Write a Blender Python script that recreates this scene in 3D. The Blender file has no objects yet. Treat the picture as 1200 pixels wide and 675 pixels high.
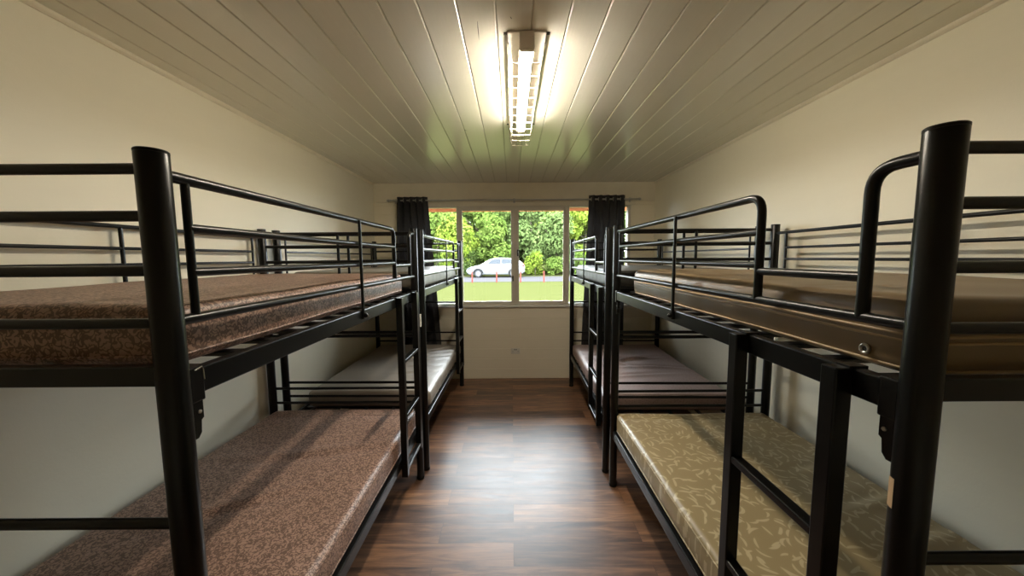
import bpy, bmesh, math, random
from mathutils import Vector, Matrix, Euler

S = bpy.context.scene
COL = S.collection
PI = math.pi
R = math.radians

# ------------------------------------------------------------------ camera
CAM_H = 1.6
cam_d = bpy.data.cameras.new('camera')
cam_d.sensor_fit = 'HORIZONTAL'
cam_d.sensor_width = 36.0
cam_d.lens = 407.0 / 1200.0 * 36.0
cam_d.clip_start = 0.05
cam_d.clip_end = 400
cam = bpy.data.objects.new('camera', cam_d)
COL.objects.link(cam)
pt, rl = R(5.0), R(0.4)
cd = Vector((0, math.cos(pt), -math.sin(pt)))
cu0 = Vector((0, math.sin(pt), math.cos(pt)))
cr0 = Vector((1, 0, 0))
cr = cr0 * math.cos(rl) - cu0 * math.sin(rl)
cu = cu0 * math.cos(rl) + cr0 * math.sin(rl)
M = Matrix((cr, cu, -cd)).transposed().to_4x4()
M.translation = Vector((0, 0, CAM_H))
cam.matrix_world = M
S.camera = cam

# ------------------------------------------------------------------ look
S.view_settings.view_transform = 'Standard'
S.view_settings.look = 'None'
S.view_settings.gamma = 1.0
S.view_settings.use_curve_mapping = False
S.view_settings.exposure = 1.22
S.cycles.use_denoising = True
S.cycles.max_bounces = 10
S.cycles.diffuse_bounces = 6
S.cycles.transparent_max_bounces = 12
S.cycles.caustics_reflective = False
S.cycles.caustics_refractive = False
S.cycles.sample_clamp_indirect = 6.0

SKY = 14.0
LAMP = 84.0
w = bpy.data.worlds.new('overcast_sky')
S.world = w
w.use_nodes = True
bg = w.node_tree.nodes['Background']
bg.inputs['Color'].default_value = (0.86, 0.93, 1.0, 1)
bg.inputs['Strength'].default_value = SKY

# ------------------------------------------------------------------ materials
def new_mat(name):
    m = bpy.data.materials.new(name)
    m.use_nodes = True
    nt = m.node_tree
    return m, nt, nt.nodes['Principled BSDF'], nt.nodes, nt.links

def rgb(c):
    return (c[0], c[1], c[2], 1.0)

def mixc(nt, fac, a, b):
    n = nt.nodes.new('ShaderNodeMix')
    n.data_type = 'RGBA'
    if fac is not None:
        if hasattr(fac, 'is_output'):
            nt.links.new(fac, n.inputs[0])
        else:
            n.inputs[0].default_value = fac
    for k, v in ((6, a), (7, b)):
        if hasattr(v, 'is_output'):
            nt.links.new(v, n.inputs[k])
        else:
            n.inputs[k].default_value = rgb(v)
    return n.outputs[2]

def coords(nt, scale=(1, 1, 1), rot=(0, 0, 0)):
    tc = nt.nodes.new('ShaderNodeTexCoord')
    mp = nt.nodes.new('ShaderNodeMapping')
    mp.inputs['Scale'].default_value = scale
    mp.inputs['Rotation'].default_value = rot
    nt.links.new(tc.outputs['Object'], mp.inputs['Vector'])
    return mp.outputs['Vector']

def noise(nt, vec, scale, detail=3.0, rough=0.55, dist=0.0):
    n = nt.nodes.new('ShaderNodeTexNoise')
    n.inputs['Scale'].default_value = scale
    n.inputs['Detail'].default_value = detail
    n.inputs['Roughness'].default_value = rough
    n.inputs['Distortion'].default_value = dist
    nt.links.new(vec, n.inputs['Vector'])
    return n.outputs['Fac']

def maprange(nt, val, a, b, c=0.0, d=1.0):
    n = nt.nodes.new('ShaderNodeMapRange')
    n.interpolation_type = 'SMOOTHSTEP'
    nt.links.new(val, n.inputs['Value'])
    for k, v in zip(('From Min', 'From Max', 'To Min', 'To Max'), (a, b, c, d)):
        n.inputs[k].default_value = v
    return n.outputs['Result']

def mth(nt, op, a, b=None, c=None):
    n = nt.nodes.new('ShaderNodeMath')
    n.operation = op
    for k, v in enumerate((a, b, c)):
        if v is None:
            continue
        if hasattr(v, 'is_output'):
            nt.links.new(v, n.inputs[k])
        else:
            n.inputs[k].default_value = v
    return n.outputs[0]

def bump(nt, bsdf, height, strength=0.2, dist=0.002):
    b = nt.nodes.new('ShaderNodeBump')
    b.inputs['Strength'].default_value = strength
    b.inputs['Distance'].default_value = dist
    nt.links.new(height, b.inputs['Height'])
    nt.links.new(b.outputs['Normal'], bsdf.inputs['Normal'])

def plain(name, c, rough=0.5, metal=0.0, var=0.08, nscale=6.0, bump_s=0.0, bump_scale=200.0, spec=0.5):
    m, nt, b, N, L = new_mat(name)
    v = coords(nt)
    f = noise(nt, v, nscale)
    dk = tuple(max(0, x * (1 - var)) for x in c)
    lt = tuple(min(1, x * (1 + var)) for x in c)
    L.new(mixc(nt, f, dk, lt), b.inputs['Base Color'])
    b.inputs['Roughness'].default_value = rough
    b.inputs['Metallic'].default_value = metal
    b.inputs['Specular IOR Level'].default_value = spec
    if bump_s:
        bump(nt, b, noise(nt, v, bump_scale, 2.0), bump_s)
    return m

WALL_C = (0.83, 0.775, 0.61)
def wall_mat():
    m, nt, b, N, L = new_mat('painted_wall')
    v = coords(nt)
    f = noise(nt, v, 1.7, 5.0)
    g = noise(nt, coords(nt, (3, 1, 9)), 2.0, 3.0)
    base = mixc(nt, f, tuple(x * 0.95 for x in WALL_C), tuple(x * 1.04 for x in WALL_C))
    L.new(mixc(nt, mth(nt, 'MULTIPLY', g, 0.12), base, (0.55, 0.48, 0.36)), b.inputs['Base Color'])
    b.inputs['Roughness'].default_value = 0.62
    h = mth(nt, 'ADD', noise(nt, v, 5.0, 6.0, 0.6), mth(nt, 'MULTIPLY', noise(nt, v, 140.0, 2.0), 0.12))
    bump(nt, b, h, 0.35, 0.006)
    return m

def ceiling_mat():
    m, nt, b, N, L = new_mat('gloss_ceiling_paint')
    v = coords(nt)
    st = noise(nt, coords(nt, (40, 0.6, 1)), 2.0, 3.0)
    L.new(mixc(nt, st, (0.80, 0.765, 0.67), (0.85, 0.815, 0.715)), b.inputs['Base Color'])
    b.inputs['Roughness'].default_value = 0.2
    b.inputs['Specular IOR Level'].default_value = 1.0
    bump(nt, b, mth(nt, 'ADD', st, noise(nt, v, 3.0, 3.0)), 0.12, 0.002)
    return m

def floor_mat():
    m, nt, b, N, L = new_mat('vinyl_plank_floor')
    v = coords(nt)
    br = N.new('ShaderNodeTexBrick')
    br.offset = 0.37
    br.inputs['Scale'].default_value = 1.0
    br.inputs['Brick Width'].default_value = 1.15
    br.inputs['Row Height'].default_value = 0.152
    br.inputs['Mortar Size'].default_value = 0.0012
    br.inputs['Mortar Smooth'].default_value = 0.3
    br.inputs['Bias'].default_value = 0.0
    br.inputs['Color1'].default_value = (0, 0, 0, 1)
    br.inputs['Color2'].default_value = (1, 1, 1, 1)
    br.inputs['Mortar'].default_value = (0.5, 0.5, 0.5, 1)
    L.new(v, br.inputs['Vector'])
    # offset the grain from plank to plank
    add = N.new('ShaderNodeVectorMath'); add.operation = 'MULTIPLY_ADD'
    L.new(br.outputs['Color'], add.inputs[0])
    add.inputs[1].default_value = (7.0, 3.0, 5.0)
    L.new(v, add.inputs[2])
    mp = N.new('ShaderNodeMapping'); mp.inputs['Scale'].default_value = (1.3, 11.0, 1.0)
    L.new(add.outputs[0], mp.inputs['Vector'])
    g1 = noise(nt, mp.outputs['Vector'], 2.0, 6.0, 0.62, 0.6)
    mp2 = N.new('ShaderNodeMapping'); mp2.inputs['Scale'].default_value = (2.5, 60.0, 1.0)
    L.new(add.outputs[0], mp2.inputs['Vector'])
    g2 = noise(nt, mp2.outputs['Vector'], 2.0, 4.0, 0.6)
    rp = N.new('ShaderNodeValToRGB')
    cr_ = rp.color_ramp
    cr_.elements[0].position = 0.28; cr_.elements[0].color = (0.026, 0.013, 0.008, 1)
    cr_.elements[1].position = 0.78; cr_.elements[1].color = (0.40, 0.205, 0.100, 1)
    e = cr_.elements.new(0.48); e.color = (0.12, 0.058, 0.032, 1)
    e = cr_.elements.new(0.62); e.color = (0.24, 0.118, 0.060, 1)
    tone = mth(nt, 'ADD', mth(nt, 'MULTIPLY', g1, 0.85), mth(nt, 'MULTIPLY', g2, 0.22))
    sep = N.new('ShaderNodeSeparateColor'); L.new(br.outputs['Color'], sep.inputs[0])
    tone = mth(nt, 'ADD', tone, mth(nt, 'MULTIPLY', mth(nt, 'SUBTRACT', sep.outputs[0], 0.5), 0.24))
    L.new(tone, rp.inputs['Fac'])
    L.new(mixc(nt, mth(nt, 'MULTIPLY', br.outputs['Fac'], 0.8), rp.outputs['Color'], (0.012, 0.007, 0.005)), b.inputs['Base Color'])
    L.new(maprange(nt, g2, 0.2, 0.8, 0.36, 0.46), b.inputs['Roughness'])
    b.inputs['Specular IOR Level'].default_value = 0.75
    bump(nt, b, mth(nt, 'SUBTRACT', mth(nt, 'MULTIPLY', g2, 0.4), br.outputs['Fac']), 0.25, 0.0012)
    return m

def plank_paint():
    m, nt, b, N, L = new_mat('cream_plank_paint')
    st = noise(nt, coords(nt, (1.0, 1, 30)), 2.0, 4.0)
    L.new(mixc(nt, st, (0.86, 0.78, 0.61), (0.90, 0.82, 0.65)), b.inputs['Base Color'])
    b.inputs['Roughness'].default_value = 0.4
    bump(nt, b, st, 0.1, 0.002)
    return m

def black_metal():
    m, nt, b, N, L = new_mat('black_powder_coat')
    v = coords(nt)
    f = noise(nt, v, 9.0, 4.0)
    L.new(mixc(nt, f, (0.003, 0.0032, 0.003), (0.006, 0.0062, 0.0056)), b.inputs['Base Color'])
    b.inputs['Roughness'].default_value = 0.29
    b.inputs['Specular IOR Level'].default_value = 0.32
    return m

def squiggle_mat(name, dark, light, scale, rough=0.45):
    m, nt, b, N, L = new_mat(name)
    v = coords(nt)
    n1 = noise(nt, v, scale, 0.6, 0.5, 0.7)
    d = mth(nt, 'ABSOLUTE', mth(nt, 'SUBTRACT', n1, 0.5))
    lines = maprange(nt, d, 0.055, 0.115, 1.0, 0.0)
    big = noise(nt, v, 3.0, 3.0)
    c = mixc(nt, lines, light, dark)
    L.new(mixc(nt, mth(nt, 'MULTIPLY', big, 0.3), c, tuple(x * 0.7 for x in light)), b.inputs['Base Color'])
    b.inputs['Roughness'].default_value = rough
    bump(nt, b, noise(nt, v, 300.0, 2.0), 0.15, 0.001)
    return m

def leaf_mat(name, base, stroke, scale=15.0, rough=0.4):
    m, nt, b, N, L = new_mat(name)
    v = coords(nt)
    wob = N.new('ShaderNodeTexNoise'); wob.inputs['Scale'].default_value = 9.0
    L.new(v, wob.inputs['Vector'])
    out = None
    for sc, sd in ((scale, 0.0), (scale * 1.23, 3.7)):
        off = N.new('ShaderNodeVectorMath'); off.operation = 'ADD'
        L.new(v, off.inputs[0]); off.inputs[1].default_value = (sd, sd * 0.7, 0)
        vo = N.new('ShaderNodeTexVoronoi'); vo.voronoi_dimensions = '3D'
        vo.inputs['Scale'].default_value = sc
        vo.inputs['Randomness'].default_value = 0.85
        L.new(off.outputs[0], vo.inputs['Vector'])
        sb = N.new('ShaderNodeVectorMath'); sb.operation = 'SUBTRACT'
        L.new(off.outputs[0], sb.inputs[0]); L.new(vo.outputs['Position'], sb.inputs[1])
        sepc = N.new('ShaderNodeSeparateColor'); L.new(vo.outputs['Color'], sepc.inputs[0])
        ro = N.new('ShaderNodeVectorRotate'); ro.rotation_type = 'Z_AXIS'
        L.new(sb.outputs[0], ro.inputs['Vector'])
        L.new(mth(nt, 'MULTIPLY', sepc.outputs[0], 6.283), ro.inputs['Angle'])
        sx = N.new('ShaderNodeSeparateXYZ'); L.new(ro.outputs[0], sx.inputs[0])
        x = mth(nt, 'MULTIPLY', sx.outputs[0], sc)
        y = mth(nt, 'MULTIPLY', sx.outputs[1], sc)
        z = mth(nt, 'MULTIPLY', sx.outputs[2], sc)
        y2 = mth(nt, 'SUBTRACT', y, mth(nt, 'MULTIPLY', mth(nt, 'MULTIPLY', x, x), mth(nt, 'SUBTRACT', mth(nt, 'MULTIPLY', sepc.outputs[1], 2.4), 1.0)))
        e = mth(nt, 'ADD', mth(nt, 'POWER', mth(nt, 'DIVIDE', x, 0.42), 2.0),
                mth(nt, 'POWER', mth(nt, 'DIVIDE', y2, 0.085), 2.0))
        mask = maprange(nt, e, 0.55, 1.15, 1.0, 0.0)
        out = mask if out is None else mth(nt, 'MAXIMUM', out, mask)
    big = noise(nt, v, 2.5, 3.0)
    bc = mixc(nt, big, tuple(x * 0.85 for x in base), tuple(x * 1.12 for x in base))
    L.new(mixc(nt, mth(nt, 'MULTIPLY', out, 0.6), bc, stroke), b.inputs['Base Color'])
    b.inputs['Roughness'].default_value = rough
    bump(nt, b, noise(nt, v, 260.0, 2.0), 0.12, 0.001)
    return m

def vinyl_mat(name, c, rough=0.42, dots=0.0, dotc=None):
    m, nt, b, N, L = new_mat(name)
    v = coords(nt)
    big = noise(nt, v, 3.0, 4.0)
    bc = mixc(nt, big, tuple(x * 0.85 for x in c), tuple(min(1, x * 1.15) for x in c))
    if dots:
        vo = N.new('ShaderNodeTexVoronoi'); vo.inputs['Scale'].default_value = dots
        L.new(v, vo.inputs['Vector'])
        bc = mixc(nt, maprange(nt, vo.outputs['Distance'], 0.25, 0.45, 0.7, 0.0), bc, dotc)
    L.new(bc, b.inputs['Base Color'])
    b.inputs['Roughness'].default_value = rough
    bump(nt, b, noise(nt, v, 350.0, 2.0), 0.12, 0.001)
    return m

def quilt_mat(name, dark, light):
    m, nt, b, N, L = new_mat(name)
    v = coords(nt)
    wv = N.new('ShaderNodeTexWave'); wv.bands_direction = 'Y'
    wv.inputs['Scale'].default_value = 7.0; wv.inputs['Distortion'].default_value = 0.6
    L.new(v, wv.inputs['Vector'])
    L.new(mixc(nt, maprange(nt, wv.outputs['Fac'], 0.75, 0.95, 0.0, 1.0), dark, light), b.inputs['Base Color'])
    b.inputs['Roughness'].default_value = 0.5
    bump(nt, b, noise(nt, v, 300.0, 2.0), 0.12, 0.001)
    return m

def glass_mat():
    m, nt, b, N, L = new_mat('window_glass')
    N.remove(b)
    tr = N.new('ShaderNodeBsdfTransparent'); tr.inputs['Color'].default_value = (0.97, 0.985, 0.975, 1)
    gl = N.new('ShaderNodeBsdfGlossy'); gl.inputs['Roughness'].default_value = 0.02
    fr = N.new('ShaderNodeFresnel'); fr.inputs['IOR'].default_value = 1.45
    mx = N.new('ShaderNodeMixShader')
    L.new(fr.outputs[0], mx.inputs[0]); L.new(tr.outputs[0], mx.inputs[1]); L.new(gl.outputs[0], mx.inputs[2])
    L.new(mx.outputs[0], N['Material Output'].inputs['Surface'])
    return m

def emit_mat(name, c, s):
    m, nt, b, N, L = new_mat(name)
    b.inputs['Base Color'].default_value = (0.9, 0.9, 0.88, 1)
    b.inputs['Emission Color'].default_value = rgb(c)
    b.inputs['Emission Strength'].default_value = s
    return m

def leafage_mat(name, c1, c2):
    m, nt, b, N, L = new_mat(name)
    N.remove(b)
    v = coords(nt)
    f = noise(nt, v, 0.9, 4.0)
    oi = N.new('ShaderNodeTexNoise'); oi.inputs['Scale'].default_value = 7.0
    L.new(v, oi.inputs['Vector'])
    c = mixc(nt, maprange(nt, mth(nt, 'ADD', mth(nt, 'MULTIPLY', f, 0.6), mth(nt, 'MULTIPLY', oi.outputs['Fac'], 0.4)), 0.35, 0.65), c1, c2)
    d = N.new('ShaderNodeBsdfDiffuse'); t = N.new('ShaderNodeBsdfTranslucent')
    L.new(c, d.inputs['Color']); L.new(c, t.inputs['Color'])
    mx = N.new('ShaderNodeMixShader'); mx.inputs[0].default_value = 0.4
    L.new(d.outputs[0], mx.inputs[1]); L.new(t.outputs[0], mx.inputs[2])
    L.new(mx.outputs[0], N['Material Output'].inputs['Surface'])
    return m

def grass_mat():
    m, nt, b, N, L = new_mat('mown_grass')
    v = coords(nt)
    f = noise(nt, v, 0.6, 5.0)
    g = noise(nt, v, 30.0, 3.0)
    c = mixc(nt, f, (0.0289, 0.0319, 0.0104), (0.0342, 0.0360, 0.0136))
    L.new(mixc(nt, mth(nt, 'MULTIPLY', g, 0.4), c, (0.0262, 0.0295, 0.0085)), b.inputs['Base Color'])
    b.inputs['Roughness'].default_value = 0.9
    b.inputs['Specular IOR Level'].default_value = 0.0
    return m

MAT = dict(
    wall=wall_mat(), ceiling=ceiling_mat(), floor=floor_mat(), plank=plank_paint(), black=black_metal(),
    trim=plain('cream_trim_paint', (0.80, 0.73, 0.58), 0.4),
    sill=plain('white_sill_paint', (0.78, 0.76, 0.70), 0.35),
    alu=plain('taupe_window_aluminium', (0.66, 0.60, 0.50), 0.4, 0.0),
    glass=glass_mat(),
    latch=plain('dark_latch_plastic', (0.03, 0.028, 0.026), 0.4),
    chrome=plain('brushed_steel', (0.55, 0.53, 0.50), 0.28, 1.0, 0.04),
    curtain=plain('charcoal_curtain_cloth', (0.085, 0.080, 0.080), 0.85, 0, 0.2, 30.0, 0.2, 600.0, 0.2),
    plastic=plain('ivory_plastic', (0.74, 0.70, 0.60), 0.35),
    hole=plain('dark_socket_slots', (0.02, 0.02, 0.02), 0.6),
    lampbody=plain('lamp_enamel', (0.78, 0.74, 0.67), 0.4),
    endcap=plain('lamp_end_cap_plastic', (0.80, 0.72, 0.64), 0.45),
    tube=emit_mat('lit_lamp_diffuser', (1.0, 0.90, 0.74), LAMP),
    wire=plain('cream_coated_wire', (0.72, 0.67, 0.55), 0.4),
    clip=plain('dark_wire_clip', (0.05, 0.045, 0.04), 0.5),
    slat=plain('grey_slat_metal', (0.02, 0.02, 0.02), 0.3, 0.0),
    tape=plain('tan_masking_tape', (0.60, 0.42, 0.25), 0.7),
    scuff=plain('scuffed_bare_steel', (0.55, 0.52, 0.46), 0.5, 0.3),
    brown_print=squiggle_mat('brown_vermicular_print', (0.135, 0.075, 0.055), (0.47, 0.30, 0.225), 84.0),
    leaf_print=leaf_mat('olive_leaf_print', (0.30, 0.225, 0.112), (0.58, 0.48, 0.30), 13.0),
    brown_vinyl=vinyl_mat('brown_vinyl', (0.215, 0.145, 0.074), 0.40),
    grey_vinyl=vinyl_mat('taupe_grey_vinyl', (0.31, 0.265, 0.215), 0.4),
    mauve=vinyl_mat('mauve_dotted_vinyl', (0.32, 0.225, 0.20), 0.45, 75.0, (0.20, 0.135, 0.12)),
    pale_vinyl=vinyl_mat('pale_grey_vinyl', (0.30, 0.275, 0.225), 0.4),
    quilt=quilt_mat('dark_quilted_cover', (0.075, 0.072, 0.062), (0.20, 0.19, 0.16)),
    tanpipe=plain('tan_piping', (0.44, 0.31, 0.16), 0.45),
    grass=grass_mat(),
    asphalt=plain('pale_asphalt', (0.036, 0.034, 0.036), 0.9, 0, 0.12, 3.0, spec=0.0),
    eave=plain('terracotta_fascia_paint', (0.50, 0.17, 0.07), 0.5),
    soffit=plain('soffit_paint', (0.5, 0.45, 0.36), 0.6),
    carpaint=plain('white_car_paint', (0.130, 0.132, 0.138), 0.3, 0, 0.02, spec=0.12),
    carglass=plain('tinted_car_glass', (0.02, 0.024, 0.030), 0.15, 0, 0.1, spec=0.15),
    tyre=plain('tyre_rubber', (0.008, 0.008, 0.008), 0.8, spec=0.1),
    rim=plain('silver_wheel_alloy', (0.09, 0.09, 0.095), 0.4, 0.0, spec=0.2),
    carlamp=plain('clear_lamp_lens', (0.045, 0.048, 0.052), 0.3, spec=0.1),
    tailred=plain('red_lamp_lens', (0.12, 0.01, 0.01), 0.3, spec=0.1),
    stake=plain('red_orange_stake_paint', (0.095, 0.022, 0.016), 0.7, spec=0.05),
    bark=plain('grey_brown_bark', (0.05, 0.042, 0.030), 0.9, 0, 0.3, 8.0, spec=0.0),
)
GREENS = dict(
    deep=leafage_mat('deep_green_leaves', (0.0335, 0.0556, 0.0138), (0.0807, 0.1105, 0.0315)),
    mid=leafage_mat('mid_green_leaves', (0.0536, 0.0869, 0.0170), (0.1109, 0.1521, 0.0340)),
    lime=leafage_mat('lime_green_leaves', (0.0901, 0.1322, 0.0145), (0.1594, 0.1984, 0.0370)),
    grey=leafage_mat('grey_green_leaves', (0.0588, 0.0873, 0.0278), (0.1018, 0.1382, 0.0467)),
)

# ------------------------------------------------------------------ mesh helpers
def obj(name, bm, mat, parent=None, smooth=False, angle=None):
    bmesh.ops.recalc_face_normals(bm, faces=bm.faces)
    me = bpy.data.meshes.new(name)
    if smooth:
        for f in bm.faces:
            f.smooth = True
        if angle:
            for e in bm.edges:
                if len(e.link_faces) == 2 and e.calc_face_angle(0) > R(angle):
                    e.smooth = False
    bm.to_mesh(me); bm.free()
    mats = mat if isinstance(mat, (list, tuple)) else [mat]
    for x in mats:
        me.materials.append(x)
    o = bpy.data.objects.new(name, me)
    COL.objects.link(o)
    if parent:
        o.parent = parent
    return o

def tag(o, label, cat, group=None):
    o['label'] = label; o['category'] = cat
    if group:
        o['group'] = group
    return o

def thing(name, loc=(0, 0, 0), rz=0.0):
    o = bpy.data.objects.new(name, None)
    o.empty_display_size = 0.1
    COL.objects.link(o)
    o.location = loc; o.rotation_euler = (0, 0, rz)
    return o

def struct(o):
    o['kind'] = 'structure'
    return o

def box(bm, lo, hi, bev=0.0, seg=2, mi=0):
    v = []
    for x in (lo[0], hi[0]):
        for y in (lo[1], hi[1]):
            for z in (lo[2], hi[2]):
                v.append(bm.verts.new((x, y, z)))
    fs = [(0, 1, 3, 2), (4, 6, 7, 5), (0, 4, 5, 1), (2, 3, 7, 6), (0, 2, 6, 4), (1, 5, 7, 3)]
    faces = [bm.faces.new([v[i] for i in f]) for f in fs]
    for f in faces:
        f.material_index = mi
    if bev:
        es = list({e for f in faces for e in f.edges})
        bmesh.ops.bevel(bm, geom=es, offset=bev, segments=seg, affect='EDGES', profile=0.5)

def round_path(pts, rad, n=6):
    """polyline with filleted inner corners"""
    P = [Vector(p) for p in pts]
    out = [P[0]]
    for i in range(1, len(P) - 1):
        a, b, c = P[i - 1], P[i], P[i + 1]
        d1 = (a - b); d2 = (c - b)
        r = min(rad, d1.length * 0.49, d2.length * 0.49)
        p1 = b + d1.normalized() * r; p2 = b + d2.normalized() * r
        for k in range(n + 1):
            t = k / n
            out.append(p1 * (1 - t) ** 2 + b * 2 * t * (1 - t) + p2 * t * t)
    out.append(P[-1])
    return out

def sweep(bm, pts, r, seg=12, caps=True, closed=False, up=(0, 0, 1), ry=None, mi=0):
    P = [Vector(p) for p in pts]
    n = len(P)
    rings = []
    prev = None
    for i in range(n):
        if closed:
            t = (P[(i + 1) % n] - P[i - 1]).normalized()
        else:
            t = (P[min(i + 1, n - 1)] - P[max(i - 1, 0)]).normalized()
        if prev is None:
            u = Vector(up)
            if abs(u.dot(t)) > 0.95:
                u = Vector((1, 0, 0)) if abs(t.x) < 0.9 else Vector((0, 1, 0))
        else:
            u = prev
        s = t.cross(u).normalized()
        u = s.cross(t).normalized()
        prev = u
        ra, rb = r, (ry if ry else r)
        rings.append([bm.verts.new(P[i] + s * (math.cos(2 * PI * k / seg) * ra) + u * (math.sin(2 * PI * k / seg) * rb)) for k in range(seg)])
    m = n if closed else n - 1
    for i in range(m):
        A, B = rings[i], rings[(i + 1) % n]
        for k in range(seg):
            f = bm.faces.new((A[k], A[(k + 1) % seg], B[(k + 1) % seg], B[k]))
            f.material_index = mi
    if caps and not closed:
        bm.faces.new(list(reversed(rings[0]))).material_index = mi
        bm.faces.new(rings[-1]).material_index = mi

def lathe(bm, prof, seg=24, M4=None, mi=0):
    """prof: (radius, height) about local Z"""
    rings = []
    for r, h in prof:
        ring = []
        for k in range(seg):
            a = 2 * PI * k / seg
            p = Vector((r * math.cos(a), r * math.sin(a), h))
            if M4:
                p = M4 @ p
            ring.append(bm.verts.new(p))
        rings.append(ring)
    for A, B in zip(rings[:-1], rings[1:]):
        for k in range(seg):
            bm.faces.new((A[k], A[(k + 1) % seg], B[(k + 1) % seg], B[k])).material_index = mi
    bm.faces.new(list(reversed(rings[0]))).material_index = mi
    bm.faces.new(rings[-1]).material_index = mi

def dup_tree(root):
    r = root.copy(); COL.objects.link(r)
    for ch in root.children:
        c = ch.copy(); COL.objects.link(c); c.parent = r
        for g in ch.children:
            d = g.copy(); COL.objects.link(d); d.parent = c
    return r

# ------------------------------------------------------------------ the room
XL, XR, YB, YF, ZC = -1.752, 1.825, 4.495, -1.45, 2.545
WX0, WX1, WZ0, WZ1 = -1.455, 1.525, 0.985, 2.262     # window opening

bm = bmesh.new(); box(bm, (XL - 0.1, YF - 0.1, -0.1), (XR + 0.1, YB + 0.1, 0.0))
struct(obj('floor', bm, MAT['floor']))
bm = bmesh.new(); box(bm, (XL - 0.12, YF - 0.1, 0.0), (XL, YB + 0.1, ZC + 0.1))
struct(obj('wall_left', bm, MAT['wall']))
bm = bmesh.new(); box(bm, (XR, YF - 0.1, 0.0), (XR + 0.12, YB + 0.1, ZC + 0.1))
struct(obj('wall_right', bm, MAT['wall']))
bm = bmesh.new(); box(bm, (XL, YF - 0.12, 0.0), (XR, YF, ZC + 0.1))
struct(obj('wall_front', bm, MAT['wall']))

# ceiling boards with V joints
bm = bmesh.new()
sp, g, dp = 0.145, 0.0050, 0.005
x = 0.0886 - sp * 14
while x < XR:
    a, b_ = max(x, XL), min(x + sp, XR)
    if b_ > XL + 0.01:
        k = round((x - 0.0886) / sp)
        segs = [(YF, 1.345), (1.349, YB)] if k == -6 else [(YF, YB)]
        for y0, y1 in segs:
            pr = [(a, ZC + dp), (a + g, ZC), (b_ - g, ZC), (b_, ZC + dp)]
            va = [bm.verts.new((px, y0, pz)) for px, pz in pr]
            vb = [bm.verts.new((px, y1, pz)) for px, pz in pr]
            for i in range(3):
                bm.faces.new((va[i], va[i + 1], vb[i + 1], vb[i]))
            bm.faces.new((va[3], va[0], vb[0], vb[3]))
            bm.faces.new(va); bm.faces.new(list(reversed(vb)))
    x += sp
box(bm, (XL - 0.1, YF - 0.1, ZC + 0.012), (XR + 0.1, YB + 0.1, ZC + 0.1))
struct(obj('ceiling', bm, MAT['ceiling']))

for (xa, ya_), (xb, yb0) in (((-0.131, 1.48), (-0.136, 1.60)), ((0.001, 1.455), (0.006, 1.468)), ((-0.345, 2.67), (-0.325, 2.68))):
    bm = bmesh.new()
    d_ = Vector((xb - xa, yb0 - ya_, 0)); n_ = Vector((-d_.y, d_.x, 0)).normalized() * 0.0018
    lo_ = [bm.verts.new(Vector((xa, ya_, ZC - 0.0006)) + d_ * t + n_ * k) for t, k in ((0, 0.3), (0.3, 1), (0.7, 0.6), (1, 0.2), (1, -0.2), (0.6, -0.8), (0.25, -0.5), (0, -0.3))]
    bm.faces.new(lo_)
    ext = bmesh.ops.extrude_face_region(bm, geom=bm.faces[:])
    for v_ in ext['geom']:
        if isinstance(v_, bmesh.types.BMVert):
            v_.co.z = ZC + 0.002
    obj('scuff_mark', bm, MAT['hole'], bpy.data.objects['ceiling'])

# cornice beads
for nm, xx, sg in (('trim_1', XL, 1), ('trim_2', XR, -1)):
    bm = bmesh.new()
    pr = [(0, 0), (0, -0.020), (0.006, -0.020), (0.016, -0.012), (0.020, -0.004), (0.020, 0)]
    va = [bm.verts.new((xx + sg * p, YF, ZC + q)) for p, q in pr]
    vb = [bm.verts.new((xx + sg * p, YB, ZC + q)) for p, q in pr]
    for i in range(len(pr)):
        j = (i + 1) % len(pr)
        bm.faces.new((va[i], va[j], vb[j], vb[i]))
    bm.faces.new(va); bm.faces.new(list(reversed(vb)))
    struct(obj(nm, bm, MAT['trim']))

# back wall: horizontal boards with bevelled joints around the window opening
bm = bmesh.new()
bh = 0.1345
def board(x0, x1, z0, z1):
    c = 0.0045
    pr = [(YB + 0.09, z0), (YB + c, z0), (YB, z0 + c * 0.8), (YB, z1 - c * 0.8), (YB + c, z1), (YB + 0.09, z1)]
    va = [bm.verts.new((x0, p, q)) for p, q in pr]
    vb = [bm.verts.new((x1, p, q)) for p, q in pr]
    for i in range(6):
        j = (i + 1) % 6
        bm.faces.new((va[i], va[j], vb[j], vb[i]))
    bm.faces.new(va); bm.faces.new(list(reversed(vb)))
k = 0
while k * bh < ZC:
    z0, z1 = k * bh, min((k + 1) * bh, ZC + 0.02)
    cuts = sorted({z0, z1, *[q for q in (WZ0, WZ1) if z0 < q < z1]})
    for q0, q1 in zip(cuts[:-1], cuts[1:]):
        if q1 <= WZ0 + 1e-6 or q0 >= WZ1 - 1e-6:
            board(XL, XR, q0, q1)
        else:
            board(XL, WX0, q0, q1); board(WX1, XR, q0, q1)
    k += 1
struct(obj('wall_back', bm, MAT['plank']))

# smooth fascia board above the window and jamb liners
bm = bmesh.new(); box(bm, (XL + 0.005, YB - 0.014, 2.305), (XR - 0.005, YB + 0.001, ZC - 0.001), 0.003)
struct(obj('trim_3', bm, MAT['trim']))
bm = bmesh.new()
box(bm, (WX0 - 0.05, YB - 0.010, WZ1 - 0.005), (WX1 + 0.05, YB + 0.002, WZ1 + 0.041), 0.003)
struct(obj('trim_4', bm, MAT['trim']))
bm = bmesh.new()
box(bm, (WX0 - 0.05, YB - 0.035, WZ0 - 0.028), (WX1 + 0.05, YB + 0.05, WZ0 - 0.002), 0.004)
struct(obj('trim_5', bm, MAT['sill']))

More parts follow.
